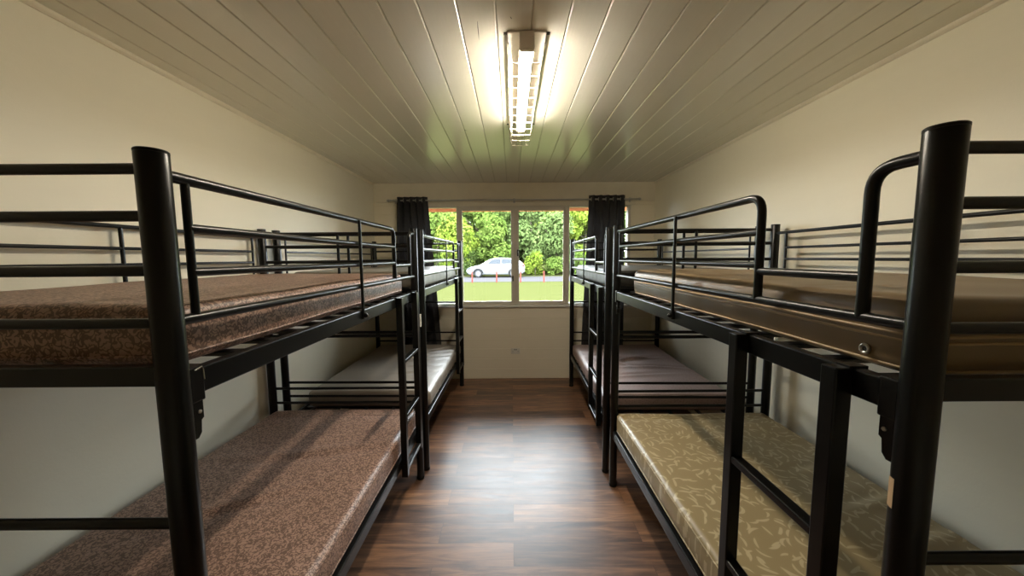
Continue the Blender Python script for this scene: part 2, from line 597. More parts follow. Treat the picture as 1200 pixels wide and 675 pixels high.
# window: outer frame, mullions, two sliding sashes in the middle, four panes
def rectframe(bm, x0, x1, z0, z1, y0, y1, wl, wr, wb, wt, bev=0.003):
    box(bm, (x0, y0, z0), (x0 + wl, y1, z1), bev)
    box(bm, (x1 - wr, y0, z0), (x1, y1, z1), bev)
    box(bm, (x0 + wl, y0, z0), (x1 - wr, y1, z0 + wb), bev)
    box(bm, (x0 + wl, y0, z1 - wt), (x1 - wr, y1, z1), bev)
MX1, MXC, MX2 = -0.682, 0.042, 0.716
bm = bmesh.new()
rectframe(bm, WX0, WX1, WZ0 - 0.002, WZ1, YB + 0.005, YB + 0.085, 0.035, 0.035, 0.022, 0.022)
for mx in (MX1, MX2):
    box(bm, (mx - 0.024, YB + 0.005, WZ0 + 0.02), (mx + 0.024, YB + 0.085, WZ1 - 0.02), 0.003)
win = struct(obj('window_1', bm, MAT['alu']))
for (a, b_), yy, wl_, wr_ in (((MX1 + 0.022, MXC + 0.002), YB + 0.015, 0.028, 0.052), ((MXC - 0.002, MX2 - 0.022), YB + 0.020, 0.052, 0.028)):
    bm = bmesh.new()
    rectframe(bm, a, b_, WZ0 + 0.018, WZ1 - 0.018, yy, yy + 0.025, wl_, wr_, 0.030, 0.044)
    s_ = obj('sliding_sash', bm, MAT['alu'], win)
    bm = bmesh.new(); box(bm, (a + wl_ - 0.005, yy + 0.010, WZ0 + 0.04), (b_ - wr_ + 0.005, yy + 0.015, WZ1 - 0.055))
    obj('pane', bm, MAT['glass'], s_)
for a, b_ in ((WX0 + 0.03, MX1 - 0.02), (MX2 + 0.02, WX1 - 0.03)):
    bm = bmesh.new(); box(bm, (a, YB + 0.055, WZ0 + 0.015), (b_, YB + 0.060, WZ1 - 0.015))
    obj('pane', bm, MAT['glass'], win)
for px, pz, hh in ((MXC + 0.035, 1.66, 0.085), (MXC - 0.03, 1.33, 0.07)):
    bm = bmesh.new()
    box(bm, (px - 0.010, YB - 0.004, pz - hh / 2), (px + 0.010, YB + 0.016, pz + hh / 2), 0.005)
    box(bm, (px - 0.006, YB - 0.018, pz - hh / 5), (px + 0.006, YB - 0.002, pz + hh / 5), 0.004)
    obj('window_latch', bm, MAT['latch'], win)

# roof eave outside
bm = bmesh.new()
box(bm, (-3.2, YB + 0.12, 2.30), (3.2, YB + 0.32, 2.33))
ev = struct(obj('eave_soffit', bm, MAT['soffit']))
bm = bmesh.new(); box(bm, (-3.2, YB + 0.32, 2.229), (3.2, YB + 0.35, 2.42), 0.004)
obj('fascia_board', bm, MAT['eave'], ev)

# ------------------------------------------------------------------ bunk bed
W, LEN = 1.04, 1.735
RP = 0.0255
def build_bed():
    root = thing('bunk_bed')
    B = MAT['black']
    # posts
    bm = bmesh.new()
    lathe(bm, [(RP - 0.002, 0.0), (RP, 0.003), (RP, 1.798), (RP - 0.001, 1.801)], 32)
    post0 = obj('post', bm, B, root, True, 40)
    bm = bmesh.new()
    lathe(bm, [(RP + 0.0003, 1.800), (RP + 0.0003, 1.804), (RP - 0.0015, 1.806), (0.004, 1.807)], 32)
    cap0 = obj('post_cap', bm, B, post0, True, 40)
    bm = bmesh.new()
    lathe(bm, [(RP + 0.0008, 0.0), (RP + 0.0016, 0.002), (RP + 0.0016, 0.018), (RP + 0.0004, 0.02)], 32)
    ft0 = obj('foot_cap', bm, B, post0, True, 40)
    for u, s in ((0, LEN), (W, 0), (W, LEN)):
        p = post0.copy(); COL.objects.link(p); p.parent = root; p.location = (u, s, 0)
        for src in (cap0, ft0):
            c = src.copy(); COL.objects.link(c); c.parent = p
    # end bars across the bed, both ends
    zs = ((1.772, 0.0105), (1.684, 0.0105), (1.579, 0.0105), (1.476, 0.0105), (1.058, 0.0115), (0.680, 0.0095), (0.575, 0.0095))
    for z, r in zs:
        bm = bmesh.new()
        sweep(bm, [(RP * 0.6, 0, 0), (W - RP * 0.6, 0, 0)], r * 0.8, 12, ry=r)
        e = obj('end_bar', bm, B, root, True, 40); e.location = (0, 0, z)
        e2 = e.copy(); COL.objects.link(e2); e2.location = (0, LEN, z)
    bm = bmesh.new()
    sweep(bm, [(W / 2, 0, 1.478), (W / 2, 0, 1.768)], 0.0095, 10)
    e = obj('end_upright', bm, B, root, True, 40)
    e2 = e.copy(); COL.objects.link(e2); e2.location = (0, LEN, 0)
    for z0, z1 in ((1.352, 1.392), (0.352, 0.408)):
        bm = bmesh.new()
        box(bm, (RP * 0.6, -0.0125, z0), (W - RP * 0.6, 0.0125, z1), 0.003)
        e = obj('end_rail', bm, B, root)
        e2 = e.copy(); COL.objects.link(e2); e2.location = (0, LEN, 0)
    # side rails
    for z0, z1 in ((1.317, 1.373), (0.352, 0.408)):
        for u in (0, W):
            bm = bmesh.new()
            box(bm, (u - 0.013, RP * 0.6, z0), (u + 0.013, LEN - RP * 0.6, z1), 0.0035)
            obj('side_rail', bm, B, root)
    # corner brackets under the upper rails
    for s, sg in ((0, 1), (LEN, -1)):
        for u in (0, W):
            bm = bmesh.new()
            y0 = s + sg * RP * 0.7
            y1 = s + sg * 0.052
            box(bm, (u - 0.016, min(y0, y1), 1.302), (u + 0.016, max(y0, y1), 1.378), 0.003)
            pr = [(y0, 1.306), (y1, 1.306), (y1, 1.262), (s + sg * 0.046, 1.258), (s + sg * 0.044, 1.232), (s + sg * 0.036, 1.222), (y0, 1.222)]
            va = [bm.verts.new((u - 0.008, p, q)) for p, q in pr]
            vb = [bm.verts.new((u + 0.008, p, q)) for p, q in pr]
            for i in range(len(pr)):
                j = (i + 1) % len(pr)
                bm.faces.new((va[i], va[j], vb[j], vb[i]))
            bm.faces.new(va); bm.faces.new(list(reversed(vb)))
            br = obj('corner_bracket', bm, B, root)
            bm = bmesh.new()
            for fs in (-1, 1):
                lathe(bm, [(0.004, 0.0), (0.004, 0.003), (0.002, 0.0045)], 10,
                      Matrix.Translation((u + fs * 0.0075, s + sg * 0.042, 1.278)) @ Matrix.Rotation(fs * PI / 2, 4, 'Y'))
            obj('rivet', bm, MAT['chrome'], br)
    # slats
    for z in (1.353, 0.388):
        bm = bmesh.new()
        n = 13
        for i in range(n):
            s = 0.085 + i * (LEN - 0.17) / (n - 1)
            box(bm, (0.012, s - 0.017, z), (W - 0.012, s + 0.017, z + 0.012), 0.002, 1)
        for u in (0.10, 0.30, 0.52, 0.74, 0.94):
            box(bm, (u - 0.014, 0.010, z + 0.011), (u + 0.014, LEN - 0.010, z + 0.019), 0.002, 1)
        obj('slat_base', bm, MAT['slat'], root)
    # aisle guard rail : tall loop from far post, dropping to the lower bar with a rounded corner
    r = 0.0115
    bm = bmesh.new()
    sweep(bm, round_path([(0, LEN - RP * 0.6, 1.765), (0, 0.405, 1.765), (0, 0.405, 1.477)], 0.05, 8), r, 14)
    gr = obj('guard_rail', bm, B, root, True, 40)
    bm = bmesh.new(); sweep(bm, [(0, RP * 0.6, 1.477), (0, LEN - RP * 0.6, 1.477)], r * 0.95, 14)
    obj('guard_base_bar', bm, B, root, True, 40)
    bm = bmesh.new(); sweep(bm, [(0, LEN - 0.062, 1.477), (0, LEN - 0.062, 1.765)], 0.008, 12)
    obj('guard_upright', bm, B, root, True, 40)
    for z in (1.666, 1.574):
        bm = bmesh.new(); sweep(bm, [(0, 0.405, z), (0, LEN - 0.062, z)], 0.0095, 12)
        obj('guard_bar', bm, B, root, True, 40)
    bm = bmesh.new()
    sweep(bm, [(-0.017, 0.885, 1.765), (-0.017, 0.885, 1.335)], 0.0095, 12, ry=0.006, up=(1, 0, 0))
    up = obj('guard_upright', bm, B, root, True, 40)
    bm = bmesh.new()
    lathe(bm, [(0.011, 0), (0.011, 0.008), (0.006, 0.014), (0.003, 0.016)], 12,
          Matrix.Translation((-0.022, 0.885, 1.350)) @ Matrix.Rotation(-PI / 2, 4, 'Y'))
    obj('bolt', bm, B, up, True, 40)
    bm = bmesh.new(); sweep(bm, [(0, 0.110, 1.557), (0, 0.405, 1.557)], 0.0105, 12)
    obj('entry_bar', bm, B, root, True, 40)
    bm = bmesh.new()
    sweep(bm, round_path([(0, RP * 0.6, 1.765), (0, 0.108, 1.765), (0, 0.108, 1.477)], 0.055, 8), r, 14)
    obj('grab_handle', bm, B, root, True, 40)
    # wall side guard
    for z in (1.748, 1.652, 1.580, 1.477):
        bm = bmesh.new()
        e0 = RP * 0.6 if z in (1.748, 1.477) else 0.095
        sweep(bm, [(W, e0, z), (W, LEN - e0, z)], 0.0095 if z == 1.748 else 0.0075, 12)
        obj('wall_guard_bar', bm, B, root, True, 40)
    for s in (0.095, LEN / 2, LEN - 0.095):
        bm = bmesh.new()
        sweep(bm, [(W, s, 1.373 if s == LEN / 2 else 1.477), (W, s, 1.748)], 0.009, 12, ry=0.006)
        obj('wall_guard_upright', bm, B, root, True, 40)
    # ladder on the aisle side
    for s in (0.120, 0.430):
        bm = bmesh.new()
        box(bm, (-0.049, s - 0.018, 0.300), (-0.013, s + 0.018, 1.374), 0.003)
        box(bm, (-0.020, s - 0.016, 1.3735), (0.018, s + 0.016, 1.3775), 0.001)
        box(bm, (0.0135, s - 0.016, 1.345), (0.018, s + 0.016, 1.377), 0.001)
        obj('ladder_stile', bm, B, root)
    for z in (1.004, 0.672, 0.345):
        bm = bmesh.new()
        box(bm, (-0.047, 0.137, z - 0.020), (-0.015, 0.413, z), 0.003)
        obj('ladder_rung', bm, B, root)
    return root

bed_rn = build_bed()
beds = {}
PLACES = dict(
    rn=((0.699, 0.578, 0), 0.0),
    ln=((-0.676, 2.408, 0), PI),
    rf=((0.690, 2.472, 0), R(-1.3)),
    lf=((-0.637, 4.252, 0), PI - R(0.75)),
)
BEDLAB = dict(
    rn='black metal bunk bed nearest on the right, its ladder closest to the camera',
    ln='black metal bunk bed nearest the camera on the left, carrying two brown patterned mattresses',
    rf='black metal bunk bed by the window on the right, its posts against the right curtain',
    lf='black metal bunk bed by the window on the left, with pale grey mattresses',
)
for kx in ('rn', 'ln', 'rf', 'lf'):
    b = bed_rn if kx == 'rn' else dup_tree(bed_rn)
    b.location = PLACES[kx][0]; b.rotation_euler = (0, 0, PLACES[kx][1])
    tag(b, BEDLAB[kx], 'bunk bed', 'matching black bunk beds along the aisle')
    beds[kx] = b

# scuffs and tape that belong to single beds
def local_part(name, bm, mat, bed):
    return obj(name, bm, mat, bed)
bm = bmesh.new()
y = LEN - 0.052
sweep(bm, [(-0.0167, LEN - 0.030, 1.371), (-0.0167, LEN - 0.047, 1.375), (-0.0167, LEN - 0.050, 1.368), (-0.0167, LEN - 0.051, 1.346)], 0.0011, 6)
o = local_part('chipped_edge', bm, MAT['scuff'], beds['ln']); o['label'] = 'bare metal where the black paint is chipped'
bm = bmesh.new()
def post_patch(bm, u, s, a0, a1, z0, z1, rr):
    n = 6
    pa = [(u + rr * math.cos(a0 + (a1 - a0) * i / n), s + rr * math.sin(a0 + (a1 - a0) * i / n)) for i in range(n + 1)]
    lo = [bm.verts.new((x, y, z0)) for x, y in pa]; hi = [bm.verts.new((x, y, z1)) for x, y in pa]
    for i in range(n):
        bm.faces.new((lo[i], lo[i + 1], hi[i + 1], hi[i]))
post_patch(bm, 0, 0, R(138), R(172), 1.150, 1.205, RP + 0.0006)
o = local_part('tape_strip', bm, MAT['tape'], beds['rn']); o['label'] = 'torn strip of tan tape on the post'
bm = bmesh.new()
box(bm, (-0.028, -0.038, 1.115), (-0.004, -0.020, 1.205), 0.002)
o = local_part('paper_tag', bm, MAT['plastic'], beds['ln']); o['label'] = 'small cream tag at the foot post'

# ------------------------------------------------------------------ mattresses
def axis_pts(half, r, nmid):
    c = half - r
    out = [-c - r * math.sin(a) for a in [PI / 2 * (1 - i / 4) for i in range(4)]]
    out += [-c + 2 * c * i / nmid for i in range(nmid + 1)]
    out += [-v for v in reversed(out[:4])]
    return out

def mattress(name, label, bed, u0, u1, s0, s1, z0, h, mat, rad=0.028, seed=0, sag=0.006, creases=(), piping=None, pipe_z=(1.0,), eyelet=None, bulge=0.004, seam=None):
    """rounded slab with soft wrinkles; local origin at the base centre"""
    rnd = random.Random(seed)
    hx, hy, hz = (u1 - u0) / 2, (s1 - s0) / 2, h / 2
    X, Y, Z = axis_pts(hx, rad, 46), axis_pts(hy, rad, 80), axis_pts(hz, rad, 3)
    bm = bmesh.new()
    vd = {}
    ph = [rnd.uniform(0, 6.28) for _ in range(10)]
    def disp(x, y, top):
        w_ = 0
        for i in range(4):
            kx = 4 + 3 * i + 2 * math.sin(ph[i]); ky = 3 + 3.3 * i + 2 * math.cos(ph[i + 4])
            w_ += math.sin(kx * x + ky * y + ph[i]) / (1 + 0.6 * i)
        d_ = sag * 0.5 * w_
        for (cx, cy, ang, ln, wd, dp) in creases:
            dx, dy = x - cx, y - cy
            a_ = dx * math.cos(ang) + dy * math.sin(ang)
            c_ = -dx * math.sin(ang) + dy * math.cos(ang) + 0.12 * a_ * a_
            d_ += dp * math.exp(-(a_ / ln) ** 2) * (math.exp(-(c_ / wd) ** 2) - 0.8 * math.exp(-((c_ - 1.8 * wd) / wd) ** 2))
        return d_
    def vert(i, j, k):
        key = (i, j, k)
        if key in vd:
            return vd[key]
        p = Vector((X[i], Y[j], Z[k]))
        core = Vector((max(-hx + rad, min(hx - rad, p.x)), max(-hy + rad, min(hy - rad, p.y)), max(-hz + rad, min(hz - rad, p.z))))
        dv = p - core
        if dv.length > 1e-9:
            q = core + dv.normalized() * rad
        else:
            q = p
        if k > len(Z) // 2:
            q.z += disp(p.x, p.y, True) * min(1, (p.z + 0.0) / hz)
        side = max(0.0, 1 - (abs(p.z) / hz) ** 2)
        q.x += math.copysign(bulge * side, p.x) if abs(p.x) > hx - rad else 0
        q.y += math.copysign(bulge * side, p.y) if abs(p.y) > hy - rad else 0
        if abs(p.x) > hx - rad:
            q.x += 0.0022 * math.sin(13 * p.y + ph[8]) * side + 0.0012 * math.sin(41 * p.y + ph[9]) * side
        vd[key] = bm.verts.new((q.x, q.y, q.z + hz))
        return vd[key]
    nx, ny, nz = len(X) - 1, len(Y) - 1, len(Z) - 1
    for k in (0, nz):
        for i in range(nx):
            for j in range(ny):
                bm.faces.new((vert(i, j, k), vert(i + 1, j, k), vert(i + 1, j + 1, k), vert(i, j + 1, k)))
    for j in (0, ny):
        for i in range(nx):
            for k in range(nz):
                bm.faces.new((vert(i, j, k), vert(i + 1, j, k), vert(i + 1, j, k + 1), vert(i, j, k + 1)))
    for i in (0, nx):
        for j in range(ny):
            for k in range(nz):
                bm.faces.new((vert(i, j, k), vert(i, j + 1, k), vert(i, j + 1, k + 1), vert(i, j, k + 1)))
    o = obj(name, bm, mat, None, True)
    bl, ba = PLACES[bed]
    c = Matrix.Rotation(ba, 3, 'Z') @ Vector(((u0 + u1) / 2, (s0 + s1) / 2, 0))
    o.location = (bl[0] + c.x, bl[1] + c.y, z0); o.rotation_euler = (0, 0, ba)
    if piping:
        for fz in pipe_z:
            bm = bmesh.new()
            pts = []
            ex = bulge * max(0.0, 1 - (2 * fz - 1) ** 2) + 0.0005
            edge = 1 - abs(2 * fz - 1)
            inset = 0.0
            dz = min(fz, 1 - fz) * h
            if dz < rad:
                inset = rad - math.sqrt(max(0, rad * rad - (rad - dz) ** 2))
            a, b_ = hx + ex - inset, hy + ex - inset
            rr = 0.03
            for (sx, sy, a0) in ((1, 1, 0), (-1, 1, PI / 2), (-1, -1, PI), (1, -1, 1.5 * PI)):
                for t in range(5):
                    an = a0 + PI / 2 * t / 4
                    pts.append((sx * (a - rr) + rr * math.cos(an), sy * (b_ - rr) + rr * math.sin(an), fz * h))
            # subdivide the long runs
            P2 = []
            for i in range(len(pts)):
                p, q = Vector(pts[i]), Vector(pts[(i + 1) % len(pts)])
                n = max(1, int((q - p).length / 0.06))
                for t in range(n):
                    v_ = p.lerp(q, t / n)
                    v_.z += 0.0015 * math.sin(9 * (v_.x + v_.y) + ph[2])
                    P2.append(v_)
            sweep(bm, P2, 0.0032, 8, closed=True)
            obj('piping', bm, piping, o, True)
    if seam is not None:
        bm = bmesh.new()
        P2 = []
        for t in range(41):
            x_ = -hx + rad * 0.7 + (2 * hx - 1.4 * rad) * t / 40
            ez = max(0.0, abs(x_) - (hx - rad))
            P2.append((x_, seam, h - (rad - math.sqrt(max(0.0, rad * rad - ez * ez))) + disp(x_, seam, True)))
        sweep(bm, P2, 0.0016, 6)
        obj('seam', bm, mat, o, True)
    if eyelet:
        for (ey, ez) in eyelet:
            bm = bmesh.new()
            Mx = Matrix.Translation((-hx - bulge - 0.001, ey, ez)) @ Matrix.Rotation(-PI / 2, 4, 'Y')
            ring = [Mx @ Vector((0.0085 * math.cos(2 * PI * t / 20), 0.0085 * math.sin(2 * PI * t / 20), 0.001)) for t in range(20)]
            sweep(bm, ring, 0.0032, 8, closed=True)
            e_ = obj('vent_eyelet', bm, MAT['chrome'], o, True)
            bm = bmesh.new(); lathe(bm, [(0.0075, -0.002), (0.0075, 0.0012), (0.001, 0.0013)], 16, Mx)
            obj('eyelet_hole', bm, MAT['hole'], e_)
    tag(o, label, 'mattress')
    return o

ZU, ZL = 1.3735, 0.4095
mattress('mattress', 'brown mattress with dark vermicular print on the upper bunk nearest on the left', 'ln',
         0.038, 0.99, 0.16, 1.690, ZU, 0.132, MAT['brown_print'], 0.026, 1, 0.005, piping=MAT['brown_print'], pipe_z=(0.80, 0.16))
mattress('mattress', 'brown mattress with dark vermicular print on the lower bunk nearest on the left', 'ln',
         0.006, 1.0, 0.035, 1.700, ZL, 0.135, MAT['brown_print'], 0.026, 2, 0.005, piping=MAT['brown_print'], pipe_z=(0.86, 0.14),
         seam=-0.72,
         creases=((0.0, 0.1, 0.5, 0.3, 0.03, 0.006), (-0.1, -0.3, 0.2, 0.4, 0.035, 0.006)))
mattress('mattress', 'plain brown vinyl mattress with metal eyelet on the nearest right upper bunk', 'rn',
         0.036, 0.99, 0.033, 1.510, ZU, 0.150, MAT['brown_vinyl'], 0.030, 3, 0.005, piping=MAT['tanpipe'], pipe_z=(0.46, 0.54, 0.10),
         creases=((-0.38, 0.05, 0.2, 0.1, 0.02, 0.004), (-0.36, -0.2, -0.2, 0.1, 0.02, 0.004), (-0.36, -0.45, 0.1, 0.12, 0.02, 0.004)),
         eyelet=((-0.645, 0.034),))
mattress('mattress', 'olive tan mattress printed with pale leaf strokes on the lower bunk nearest on the right', 'rn',
         0.006, 1.0, 0.035, 1.700, ZL, 0.135, MAT['leaf_print'], 0.026, 4, 0.004, piping=MAT['leaf_print'], pipe_z=(0.86, 0.14),
         seam=0.74,
         creases=((0.35, 0.2, 0.3, 0.15, 0.025, 0.008), (0.35, -0.05, 0.3, 0.15, 0.025, 0.008), (0.36, -0.25, 0.3, 0.15, 0.025, 0.008)))
mattress('mattress', 'pale grey vinyl mattress on the upper bunk by the window on the left', 'lf',
         0.04, 0.99, 0.09, 1.66, ZU, 0.130, MAT['pale_vinyl'], 0.028, 5, 0.004, piping=MAT['pale_vinyl'], pipe_z=(0.85,))
mattress('mattress', 'wrinkled taupe grey vinyl mattress on the lower bunk by the window on the left', 'lf',
         0.006, 0.99, 0.035, 1.560, ZL, 0.130, MAT['grey_vinyl'], 0.028, 6, 0.004,
         creases=((-0.28, -0.42, 0.35, 0.22, 0.03, 0.008), (-0.30, -0.30, 0.2, 0.2, 0.03, 0.008), (-0.25, -0.55, 0.5, 0.2, 0.03, 0.007), (-0.3, -0.15, 0.3, 0.22, 0.03, 0.008), (-0.3, 0.05, 0.2, 0.2, 0.03, 0.006), (-0.28, 0.25, 0.2, 0.2, 0.03, 0.006)))
mattress('mattress', 'dark grey quilted mattress on the right upper bunk by the window', 'rf',
         0.04, 0.99, 0.05, 1.66, ZU, 0.130, MAT['quilt'], 0.028, 7, 0.003, piping=MAT['quilt'], pipe_z=(0.85,))
mattress('mattress', 'mauve brown mattress with a deep crease on the right lower bunk by the window', 'rf',
         0.006, 1.0, 0.130, 1.700, ZL, 0.130, MAT['mauve'], 0.028, 8, 0.005,
         creases=((0.02, 0.15, 0.25, 0.22, 0.032, 0.036), (0.12, -0.12, -0.1, 0.3, 0.03, 0.018), (-0.22, 0.12, -0.9, 0.15, 0.03, 0.024), (-0.1, -0.35, 0.15, 0.3, 0.03, 0.012)))

# ------------------------------------------------------------------ curtains and rod
YR = YB - 0.085
ZR = 2.318
bm = bmesh.new(); sweep(bm, [(-1.50, YR, ZR), (1.56, YR, ZR)], 0.0095, 14)
rod = obj('curtain_rod', bm, MAT['chrome'], None, True, 40)
tag(rod, 'thin steel curtain rod with finials running above the window', 'curtain rod')
for sx, x0 in ((-1, -1.50), (1, 1.56)):
    bm = bmesh.new()
    lathe(bm, [(0.010, 0), (0.014, 0.004), (0.014, 0.012), (0.009, 0.018), (0.017, 0.032), (0.017, 0.042), (0.009, 0.055), (0.003, 0.060)], 16,
          Matrix.Translation((x0, YR, ZR)) @ Matrix.Rotation(sx * PI / 2, 4, 'Y'))
    obj('finial', bm, MAT['chrome'], rod, True, 40)
for x0 in (-1.465, 0.035, 1.50):
    bm = bmesh.new()
    box(bm, (x0 - 0.012, YB - 0.0145, ZR - 0.03), (x0 + 0.012, YB - 0.012, ZR + 0.03), 0.001)
    sweep(bm, [(x0, YB - 0.013, ZR), (x0, YR + 0.012, ZR)], 0.006, 10)
    ring = [(x0, YR + 0.0125 * math.cos(2 * PI * t / 16), ZR + 0.0125 * math.sin(2 * PI * t / 16)) for t in range(16)]
    sweep(bm, ring, 0.004, 8, closed=True, up=(1, 0, 0))
    obj('rod_bracket', bm, MAT['chrome'], rod, True, 40)

def curtain(label, xt0, xt1, xb0, xb1, zt, zb, folds, seed):
    rnd = random.Random(seed)
    bm = bmesh.new()
    nu, nv = folds * 14, 40
    grid = []
    phs = [rnd.uniform(-0.35, 0.35) for _ in range(folds + 2)]
    for j in range(nv + 1):
        v = j / nv
        row = []
        for i in range(nu + 1):
            u = i / nu
            x = (xt0 + (xt1 - xt0) * u) * (1 - v) + (xb0 + (xb1 - xb0) * u) * v
            ph_ = u * folds * 2 * PI
            k = min(folds, int(u * folds))
            amp = 0.040 * (1 - 0.2 * v) * (1 + phs[k] * v * 0.6)
            y = YR + amp * math.cos(ph_ + 0.8 * v * phs[k]) + 0.010 * math.sin(2.3 * ph_ + v * 3) * v
            x += 0.010 * math.sin(ph_ * 0.5 + v * 4 + seed) * v
            z = zt - (zt - zb) * v + (0.004 * math.cos(ph_) if j == 0 else 0)
            row.append(bm.verts.new((x, y, z)))
        grid.append(row)
    for j in range(nv):
        for i in range(nu):
            bm.faces.new((grid[j][i], grid[j][i + 1], grid[j + 1][i + 1], grid[j + 1][i]))
    geo = bmesh.ops.solidify(bm, geom=bm.faces[:], thickness=0.003)
    o = obj('curtain', bm, MAT['curtain'], None, True, 60)
    tag(o, label, 'curtain', 'charcoal eyelet curtains')
    for i in range(folds):
        u = (i + 0.25) / folds
        x = xt0 + (xt1 - xt0) * u
        bm = bmesh.new()
        n = 18
        rr = 0.021
        ring = [(x + 0.004 * math.cos(t * 2 * PI / n), YR + rr * math.cos(t * 2 * PI / n) * 0.55, ZR + rr * math.sin(t * 2 * PI / n)) for t in range(n)]
        sweep(bm, ring, 0.0042, 8, closed=True, up=(1, 0, 0))
        obj('eyelet', bm, MAT['chrome'], o, True)
    return o
curtain('charcoal curtain gathered at the left end of the window', -1.440, -1.055, -1.500, -0.900, 2.362, 0.20, 5, 3)
curtain('charcoal curtain gathered at the right end of the window', 0.975, 1.430, 0.895, 1.430, 2.368, 0.20, 5, 8)

# ------------------------------------------------------------------ ceiling lamp
LX = 0.070
lamp = thing('ceiling_lamp', (LX, 2.02, ZC))
tag(lamp, 'lit fluorescent batten behind a white wire guard on the ceiling', 'ceiling light')
y0, y1 = 1.53 - 2.02, 2.51 - 2.02
bm = bmesh.new(); box(bm, (-0.082, y0 + 0.005, -0.010), (0.082, y1 - 0.005, -0.001), 0.003)
box(bm, (-0.030, y0 + 0.01, -0.036), (0.030, y1 - 0.01, -0.009), 0.003)
for sx in (-1, 1):  # added side flanges, shaped to keep the diffuser's light off the ceiling
    box(bm, (sx * 0.0300 - 0.0012, y0 + 0.02, -0.0555), (sx * 0.0300 + 0.0012, y1 - 0.02, -0.030), 0.0005)
obj('batten_base', bm, MAT['lampbody'], lamp)
for a, b_ in ((y0, y0 + 0.03), (y1 - 0.03, y1)):
    bm = bmesh.new(); box(bm, (-0.0315, a, -0.080), (0.0315, b_, -0.001), 0.010, 4)
    obj('end_cap', bm, MAT['endcap'], lamp, True, 40)
bm = bmesh.new()
n = 10
pr = [(-0.028, -0.036)] + [(0.028 * math.cos(PI + PI * t / n), -0.057 + 0.020 * math.sin(PI + PI * t / n)) for t in range(n + 1)] + [(0.028, -0.036)]
va = [bm.verts.new((p, y0 + 0.031, q)) for p, q in pr]; vb = [bm.verts.new((p, y1 - 0.031, q)) for p, q in pr]
for i in range(len(pr)):
    j = (i + 1) % len(pr)
    bm.faces.new((va[i], va[j], vb[j], vb[i]))
bm.faces.new(va); bm.faces.new(list(reversed(vb)))
obj('diffuser', bm, MAT['tube'], lamp, True, 60)
bm = bmesh.new()
ya, yb_ = 1.575 - 2.02, 2.675 - 2.02
for i in range(11):
    yy = ya + (yb_ - ya) * i / 10
    sweep(bm, round_path([(-0.082, yy, -0.012), (-0.064, yy, -0.112), (0.064, yy, -0.112), (0.082, yy, -0.012)], 0.01, 3), 0.0026, 6)
for px, pz in ((-0.064, -0.112), (-0.022, -0.113), (0.022, -0.113), (0.064, -0.112), (-0.072, -0.065), (0.072, -0.065), (-0.082, -0.012), (0.082, -0.012)):
    sweep(bm, [(px, ya, pz), (px, yb_, pz)], 0.0026, 6)
for px in (-0.040, 0.0, 0.040):
    sweep(bm, [(px, yb_, -0.112), (px, yb_, -0.004)], 0.0020, 6)
sweep(bm, [(-0.075, yb_, -0.055), (0.075, yb_, -0.055)], 0.0020, 6)
wg = obj('wire_guard', bm, MAT['wire'], lamp, True)
for yy in (ya - 0.02, yb_ - 0.12):
    for sx in (-1, 1):
        bm = bmesh.new()
        box(bm, (sx * 0.082 - 0.016, yy - 0.006, -0.006), (sx * 0.082 + 0.016, yy + 0.006, -0.0005), 0.001)
        sweep(bm, round_path([(sx * 0.082, yy, -0.005), (sx * 0.082, yy + 0.004, -0.03), (sx * 0.078, yy + 0.022, -0.034)], 0.01, 3), 0.002, 6)
        obj('guard_clip', bm, MAT['clip'], lamp)

# ------------------------------------------------------------------ power outlet
ox, oz = 0.040, 0.372
bm = bmesh.new(); box(bm, (-0.060, -0.010, -0.038), (0.060, 0.0, 0.038), 0.004, 3)
ol = obj('power_outlet', bm, MAT['plastic'], None, True, 40)
ol.location = (ox, YB - 0.0005, oz)
tag(ol, 'cream double power outlet on the plank wall below the window', 'power outlet')
for sx in (-0.034, 0.034):
    bm = bmesh.new()
    for dx, dz, an in ((-0.0065, 0.004, 30), (0.0065, 0.004, -30), (0, -0.010, 0)):
        c = Matrix.Translation((sx + dx, -0.0103, dz - 0.006)) @ Matrix.Rotation(R(an), 4, 'Y')
        vs = [bm.verts.new(c @ Vector((px, py, pz))) for px in (-0.0012, 0.0012) for py in (-0.0004, 0.0006) for pz in (-0.0045, 0.0045)]
        for f in [(0, 1, 3, 2), (4, 6, 7, 5), (0, 4, 5, 1), (2, 3, 7, 6), (0, 2, 6, 4), (1, 5, 7, 3)]:
            bm.faces.new([vs[i] for i in f])
    obj('socket_slots', bm, MAT['hole'], ol)
    bm = bmesh.new(); box(bm, (sx * 0.32 - 0.006, -0.0135, 0.014), (sx * 0.32 + 0.006, -0.0095, 0.027), 0.0015)
    obj('rocker_switch', bm, MAT['hole'], ol)

# ------------------------------------------------------------------ outside
GZ = 0.11
bm = bmesh.new()
rows = [(YB + 0.1, -0.15), (8, -0.12), (13, 0.02), (18, 0.10), (21.4, GZ), (27.2, GZ), (30, GZ + 0.1), (60, 1.0)]
prev = None
for yy, zz in rows:
    cur = [bm.verts.new((xx, yy, zz)) for xx in (-60, -20, -5, 0, 5, 20, 60)]
    if prev:
        for i in range(6):
            bm.faces.new((prev[i], prev[i + 1], cur[i + 1], cur[i]))
    prev = cur
struct(obj('lawn', bm, MAT['grass'], None, True))
bm = bmesh.new(); box(bm, (-60, 21.4, GZ - 0.1), (60, 27.2, GZ + 0.012))
struct(obj('road', bm, MAT['asphalt']))

